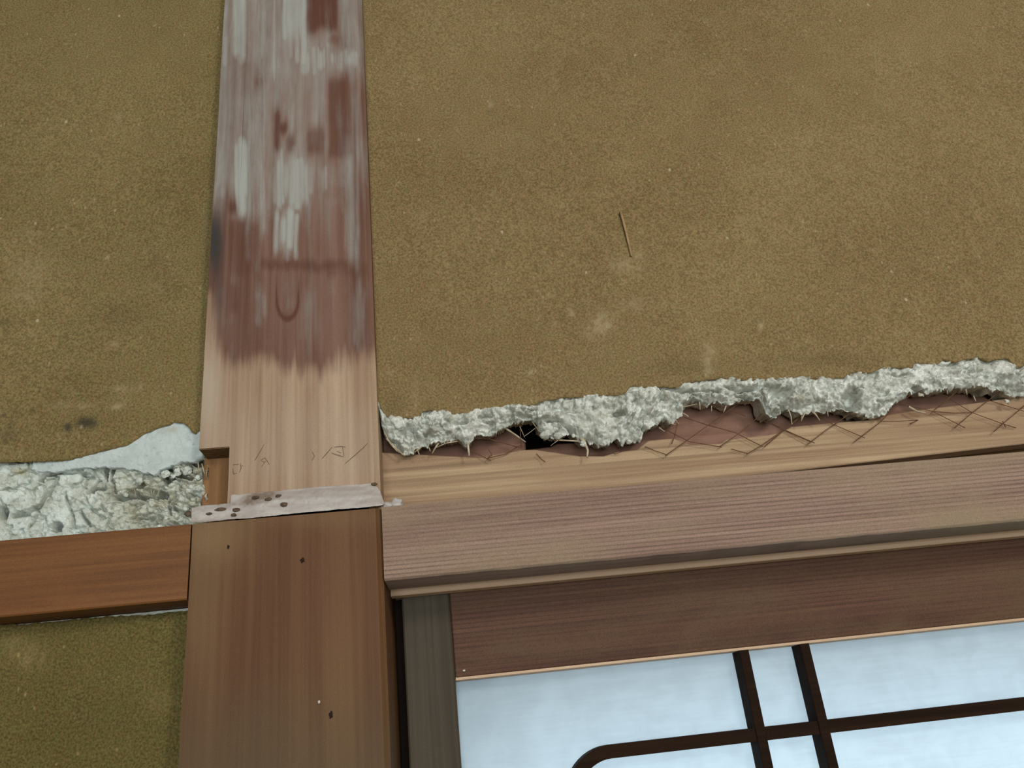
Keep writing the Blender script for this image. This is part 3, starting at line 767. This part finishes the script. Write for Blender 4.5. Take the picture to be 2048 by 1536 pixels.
# join both runs of the same timber into one shaft mesh, keeping the stain attributes
def join_meshes(name, mes):
    vs_, fs, off = [], [], 0; at_ = {}
    for me in mes:
        n = len(me.vertices); co = np.empty(n*3); me.vertices.foreach_get('co', co)
        vs_.append(co.reshape(-1, 3))
        fs += [[i+off for i in p.vertices] for p in me.polygons]; off += n
        for a in me.attributes:
            if a.data_type == 'FLOAT' and a.domain == 'POINT':
                q = np.empty(n, dtype=np.float32); a.data.foreach_get('value', q); at_.setdefault(a.name, []).append(q)
    return mesh(name, np.concatenate(vs_), fs, {k: np.concatenate(v) for k, v in at_.items()})
shaft_u = o = keep(link('upper_shaft', join_meshes('upper_shaft', [me_a, me_b]), M['uppost']), post)
o['label'] = 'red-brown stained upper shaft with streaky white wash and bare pale wood at its foot'
# notch cut in the left arris: brown back, dark top
nb = YU+.018
prism('notch_back', [(xu0-.002, NZ0-.004), (NX+.0002, NZ0-.004), (NX+.0002, NZ1+.0005), (xu0-.002, NZ1+.0005)], nb, .095, M['notch'], shaft_u)
box('notch_top', xu0, NX, YU+.0006, nb+.002, NZ1-.0006, NZ1+.0012, M['notch_top'], shaft_u)

def low_attrs(px, py):
    r = .9*blob(px, py, 650, 1150, 170, 190)+.5*blob(px, py, 480, 1280, 60, 160)
    pl = .75*blob(px, py, 430, 1070, 70, 55)+.45*blob(px, py, 400, 1200, 40, 170)+.35*blob(px, py, 640, 1035, 160, 22)
    w = .9*sst(1300, 1560, py)+.3*blob(px, py, 520, 1460, 70, 90)
    return {'red': np.clip(r, 0, 1), 'pale': np.clip(pl, 0, 1), 'white': np.clip(w, 0, 1)}
me_l = post_shaft('lower_shaft', -.0522, .0555, 0.0, 1.8008, 0.0, .10, .0032, None, low_attrs, 70, 700)
shaft_l = o = keep(link('lower_shaft', me_l, M['lowpost']), post)
o['label'] = 'brown lower shaft with reddish tint and small nail holes'

# sloping strip of white plaster left on the step between the shafts
led_t = np.array(Z6([(0, 1175), (180, 1140), (330, 1105), (420, 1100), (560, 1090), (735, 1070), (742, 950), (900, 940), (1050, 925), (1200, 905), (1400, 895), (1640, 868), (1760, 858)]) + Z7([(200, 838), (480, 812), (800, 795), (1040, 782), (1130, 830), (1170, 890), (1200, 970), (1235, 1060)]))
led_b = np.array(Z6([(150, 1345), (300, 1350), (500, 1335), (760, 1305), (1000, 1290), (1400, 1250), (1760, 1215)]) + Z7([(0, 1212), (300, 1185), (600, 1160), (900, 1135), (1100, 1116), (1235, 1092)]))
ng, rg = 260, 30
pxs = np.linspace(383, 769, ng)
tY = np.interp(pxs, led_t[:, 0], led_t[:, 1])+1.5*fbm(pxs/9, pxs*0, 3, 3); bY = np.interp(pxs, led_b[:, 0], led_b[:, 1])+1.2*fbm(pxs/12, pxs*0, 3, 4)
X = np.zeros((ng, rg+1)); Yv = X.copy(); Zz = X.copy()
for i in range(ng):
    for j in range(rg):
        s = j/(rg-1)
        py_ = bY[i]+(tY[i]-bY[i])*s
        frac = min(1.0, (bY[i]-py_)/46.0)
        yy = -.0006+frac*.0078-.0012*math.sin(math.pi*min(1, s))
        X[i, j], Zz[i, j] = P(pxs[i], py_, yy); Yv[i, j] = yy
    X[i, rg], Yv[i, rg], Zz[i, rg] = X[i, rg-1], Yv[i, rg-1]+.006, Zz[i, rg-1]
px, py = PJ(X, Yv, Zz)
Yv = Yv-.0012*fbm(px/24, py/10, 3, 7)-.0006*fbm(px/5, py/5, 2, 8)
dk = 1.3*blob(px, py, 522, 993, 26, 8)+1.1*blob(px, py, 498, 1004, 14, 8)+.5*blob(px, py, 540, 985, 14, 5)+.5*blob(px, py, 470, 1008, 10, 3)+.5*blob(px, py, 415, 1043, 40, 2.5)+.5*blob(px, py, 640, 970, 40, 3)
ledge_o = o = keep(link('plaster_ledge', sheet(X, Yv, Zz, {'dark': np.clip(dk*(.55+.9*vnoise(px/5, py/4, 3)), 0, 1)}), M['ledge'], None, True), post)
o['label'] = 'dirty white strip of plaster residue'
dirt = Z6([(420, 1228), (590, 1160), (820, 1168), (785, 1242), (1520, 1090), (1440, 965), (1290, 1015), (1100, 990), (120, 1225)]) + Z7([(1085, 795)])
for i, ((px, py), (rx, rz)) in enumerate(zip(dirt, ((6.5, 3), (11, 3.4), (7.5, 4), (5.5, 3), (7.5, 4.2), (6, 3.5), (7, 3.5), (8, 3.5), (6, 6), (6.5, 3.5)))):
    yy = -.0012+min(1, max(0, (np.interp(px, pxs, bY)-py)/46))*.0084-.0014
    lump('dirt_clump', at(px, py, yy), rx*.00028, .0009, rz*.0003, M['dirt'], ledge_o, i+50, .4, 3)
# plaster crumbs lying on the lintel in the corner by the post
for i, (x, y, r, lab) in enumerate(((.0646, .0035, .0036, 'larger pale plaster crumb lying on the lintel in the corner by the post'), (.0590, .0025, .0024, 'smaller grey plaster crumb wedged between the post edge and the lintel top'))):
    tag(lump('plaster_crumb', (x, y, KT+r*.72), r*1.15, r*1.0, r*.9, M['ledge'], None, i+70, .5, 3), lab, 'crumb', 'plaster crumbs on the lintel')

# pencil strokes on the bare wood
def stroke(pix, w=1.5):
    q = [P(px, py, YU-.00035) for px, py in pix]
    vs_, fs = [], []
    for i, (x, z) in enumerate(q):
        a, b = q[max(0, i-1)], q[min(len(q)-1, i+1)]
        d = Vector((b[0]-a[0], b[1]-a[1])).normalized(); nn = (-d.y, d.x); k = w*.00014*(.6 if i in (0, len(q)-1) else 1)
        for s in (-1, 1):
            vs_.append((x+nn[0]*k*s, YU-.00035, z+nn[1]*k*s))
    for i in range(len(q)-1): fs.append((2*i, 2*i+2, 2*i+3, 2*i+1))
    keep(link('pencil_stroke', mesh('pencil_stroke', vs_, fs), M['pencil']), shaft_u)
for a in ([(1230, 210), (1170, 320), (1090, 450)], [(1175, 445), (1240, 405), (1275, 450), (1305, 505)], [(1255, 450), (1195, 535)], [(1190, 450), (1235, 470)], [(885, 490), (892, 560), (868, 620)], [(898, 520), (925, 525)], [(770, 510), (860, 500)], [(770, 560), (780, 640), (830, 630)]):
    stroke(Z6(a), 1.5)
for a in ([(470, 250), (400, 330), (320, 420)], [(460, 335), (540, 362), (635, 392)], [(540, 310), (605, 335)], [(500, 250), (600, 238), (665, 250)], [(625, 250), (640, 380)], [(990, 190), (920, 265), (800, 370), (660, 490)], [(180, 320), (212, 380), (172, 445)]):
    stroke(Z7(a), 1.5)
# nail holes and chips on the lower shaft
def spot(name, px, py, rx, rz, mat, Y=0.0):
    x, z = P(px, py, Y)
    bmx = bmesh.new(); bmesh.ops.create_circle(bmx, cap_ends=True, segments=12, radius=1)
    for i, v in enumerate(bmx.verts):
        k = 1+.25*math.sin(i*2.3+px)
        v.co = Vector((x+v.co.x*rx*.00029*k, Y-.0005, z+v.co.y*rz*.00029*k))
    me = bpy.data.meshes.new(name); bmx.to_mesh(me); bmx.free()
    keep(link(name, me, M[mat]), shaft_l)
spot('nail_hole', 605, 1121, 4.2, 4.8, 'hole'); spot('nail_hole', 457, 1094, 2.2, 4.2, 'hole'); spot('nail_hole', 662, 1430, 3.6, 6.2, 'hole')
lump('white_chip', at(638, 1404, -.0006), .0007, .0006,   .0009, M['chip'], shaft_l, 91, .3, 2)

box('gap_shade_strip', .0550, .0860, .0825, .13, 0.0, KB+.002, M['hole'], post)  # near-black strip added to paint shade into the gap beside the screen

# ------------------------------------------------------------------ lintel right of the post
lin_ = thing('door_lintel', 'pinkish cedar grooved lintel beam above the paper screen', 'lintel', (.5, .05, 1.757))
def wavy_profile(name, prof, x0, x1, nx, mat, parent, edge_i, amp):
    xs_ = np.linspace(x0, x1, nx); n = len(prof); vs_ = []
    for x in xs_:
        for i, (y, z) in enumerate(prof):
            dz = amp*float(fbm(np.array([x*70]), np.array([i*3.0]), 4, 9)[0]) if i in edge_i else 0
            vs_.append((x, y+abs(dz)*.5, z+dz))
    fs = []
    for i in range(nx-1):
        for j in range(n):
            fs.append((i*n+j, (i+1)*n+j, (i+1)*n+(j+1) % n, i*n+(j+1) % n))
    o = link(name, mesh(name, vs_, fs), mat)
    return keep(o, parent)
# lip, front groove, ridge, rear groove
wavy_profile('lintel_body', [(-.0004, KT), (-.0004, KB+.0012), (.0008, KB), (.030, KB-.0002), (.030, KB+.0030), (.040, KB+.0030), (.040, KB+.004), (.13, KB+.004), (.13, KT)], .0560, XR, 400, M['kamoi'], lin_, (1, 2), .0008)
profile_x('lintel_ridge', [(.040, KB-.0020), (.0405, KB-.0024), (.049, KB-.0024), (.049, KB+.0045), (.040, KB+.0045)], .0560, XR, M['ridge'], lin_)
profile_x('groove_lip', [(.084, KB-.0006), (.13, KB-.0006), (.13, KB+.0045), (.084, KB+.0045)], .0560, XR, M['kamoi'], lin_)

# ------------------------------------------------------------------ timber and mesh exposed behind the broken plaster
YBD = .034
bt = [(700, 900), (768, 905), (900, 912), (960, 915), (1040, 900), (1070, 899), (1160, 912), (1208, 912), (1236, 903), (1274, 899), (1297, 881), (1348, 876), (1379, 888), (1440, 887), (1455, 878), (1536, 870), (1556, 866), (1584, 853), (1660, 846), (1756, 838), (1772, 830), (1850, 818), (1950, 806), (2060, 790)]
bbm = [(2060, 886), (1290, 976), (1280, 985), (700, 1045)]
pts = [P(px, py, YBD) for px, py in bt] + [(XR, P(2060, 790, YBD)[1])] + [(XR, P(2060, 886, YBD)[1]+.002)] + [P(px, py, YBD) for px, py in bbm]
pts = [(max(x, .045), z) for x, z in pts]
tag(prism('backing_board', pts, YBD, YBD+.012, M['board'], None, .0006), 'pale raw pine board exposed between broken plaster and lintel', 'board')
tag(prism('lath_board', [P(px, py, .048) for px, py in ((730, 840), (1006, 840), (1030, 868), (1051, 886), (1054, 930), (730, 950))], .048, .056, M['lath'], None, .0008), 'short reddish-brown lath board left of the dark hole in the plaster', 'board')
pts = [P(px, py, .048) for px, py in ((1053, 899), (1075, 897), (1102, 893), (1114, 887), (1158, 885), (1180, 889), (1200, 872), (1230, 820), (1500, 790), (2060, 720))] + [(XR, 1.90), (XR, 1.82), P(1054, 940, .048)]
tag(prism('lath_board', pts, .048, .056, M['lath'], None, .0008), 'long reddish-brown lath board behind the wire mesh right of the dark hole', 'board')
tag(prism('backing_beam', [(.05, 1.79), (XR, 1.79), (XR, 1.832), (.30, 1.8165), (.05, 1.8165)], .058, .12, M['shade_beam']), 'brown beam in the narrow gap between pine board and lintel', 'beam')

wm = thing('wire_mesh', 'rusty diamond wire lath hanging below the broken plaster', 'mesh', (.4, .03, 1.85))
def wire(pix, w=2.0, Y=.0305):
    tube('wire', [at(px, py, Y+.0012*math.sin(i*1.9)) for i, (px, py) in enumerate(pix)], w*.000145, M['wire'], wm, 5)
for a in ([(1420, 350), (1360, 400), (920, 712), (750, 832)], [(1540, 470), (1480, 530), (1340, 650), (1180, 760)], [(700, 600), (780, 640), (940, 722), (1195, 765)], [(900, 530), (1080, 590), (1300, 650), (1520, 762)], [(1830, 520), (1740, 590), (1510, 750), (1390, 822)],
          [(1560, 560), (1700, 640), (1900, 725)], [(590, 760), (660, 790), (770, 828)], [(1270, 780), (1400, 815)], [(1220, 450), (1380, 520)], [(850, 560), (820, 690), (800, 740)]):
    wire(Z4(a))
for a in ([(330, 560), (250, 632), (0, 842)], [(0, 640), (150, 702), (400, 812)], [(700, 560), (630, 612), (480, 715), (340, 822)], [(430, 600), (540, 662), (795, 772)], [(1160, 430), (1060, 500), (920, 642), (710, 802)], [(900, 560), (920, 642), (1060, 640), (1215, 630)], [(1215, 630), (1150, 660)],
          [(960, 480), (1060, 500), (1330, 562), (1585, 692)], [(1540, 390), (1480, 440), (1340, 552)], [(1380, 420), (1440, 450), (1640, 572), (1880, 660), (1985, 692)], [(1900, 380), (1800, 450), (1640, 572), (1500, 692)], [(1320, 562), (1500, 575), (1640, 572)], [(2160, 420), (2048, 520), (1880, 660), (1810, 722)], [(1720, 460), (1850, 500), (2060, 565), (2300, 640)],
          [(1880, 640), (1905, 690)], [(2400, 430), (2250, 570), (2120, 680)], [(2100, 440), (2350, 540), (2600, 640)], [(2700, 380), (2500, 560), (2380, 660)]):
    wire(Z5(a))
for a in ([(620, 560), (800, 720), (955, 792)], [(880, 600), (1000, 640), (1195, 695)], [(1200, 660), (1070, 740), (920, 775)], [(930, 700), (960, 745), (920, 775)], [(1310, 738), (1350, 780), (1380, 802)], [(1180, 500), (1190, 690)], [(1850, 690), (1930, 740), (1985, 720)]):
    wire(Z3(a), 2.0)

# ------------------------------------------------------------------ paper screen
sj = thing('shoji_screen', 'sliding paper screen with dark cedar frame and thin curved lattice under the lintel', 'screen', (.5, .066, 0))
YS, SX0, SX1, RB = .052, .0618, .952, 1.7060
stile = box('stile', SX0, .0915, YS, YS+.030, .012, KB+.0022, M['shoji_stile'], sj, .0010)
box('stile', SX1-.030, SX1, YS, YS+.030, .012, KB+.0022, M['shoji_stile'], sj, .0010)
rail = box('top_rail', .0917, SX1-.0302, YS+.0010, YS+.029, RB, KB+.0022, M['shoji_rail'], sj, .0008)
box('rail_edge_light', .0918, SX1-.0304, YS+.0016, YS+.0164, RB-.0014, RB+.0006, M['ridge'], rail, .0003)  # pale strip paints the paper's light along the rail's lower edge
box('bottom_rail', .0917, SX1-.0302, YS+.0010, YS+.029, .012, .10, M['shoji_rail'], sj, .0008)
YPAP = YS+.0165
box('paper', .0910, SX1-.0295, YPAP, YPAP+.0004, .098, RB+.0006, M['paper'], sj)
kz0, kz1 = 1.6524, 1.6598
for x in (.2690, .3084):
    box('vertical_bar', x, x+.0062, YS+.0018, YPAP-.0001, .10, RB+.0005, M['kumiko'], sj, .0004)
# the curved bar: a horizontal run whose left end rounds down into an upright
R_, W_ = .030, .0074
cx0, cz0 = .1800, kz1-R_
out, inn = [], []
for k in range(13):
    a = math.pi/2+math.pi/2*k/12
    out.append((cx0+R_*math.cos(a), cz0+R_*math.sin(a))); inn.append((cx0+(R_-W_)*math.cos(a), cz0+(R_-W_)*math.sin(a)))
outline = [(SX1-.031, kz1)] + out + [(cx0-R_, .40), (cx0-R_+W_, .40)] + inn[::-1] + [(SX1-.031, kz0)]
bmc = bmesh.new()
F = [bmc.verts.new((x, YS+.0028, z)) for x, z in outline]; B = [bmc.verts.new((x, YPAP-.0002, z)) for x, z in outline]
n = len(outline)
for i in range(n):
    j = (i+1) % n; bmc.faces.new((F[i], F[j], B[j], B[i]))
for i in range(n//2-0):
    j = n-1-i
    if i+1 <= j-1:
        bmc.faces.new((F[i], F[j], F[j-1], F[i+1])) if i+1 != j-1 else None
        bmc.faces.new((B[i], B[i+1], B[j-1], B[j])) if i+1 != j-1 else None
bmesh.ops.recalc_face_normals(bmc, faces=bmc.faces)
me = bpy.data.meshes.new('curved_bar'); bmc.to_mesh(me); bmc.free()
keep(link('curved_bar', me, M['kumiko']), sj)
lump('paint_speck', at(928, 1341, YS+.0006), .0009, .0005, .0006, M['chip'], rail, 5, .3, 2)
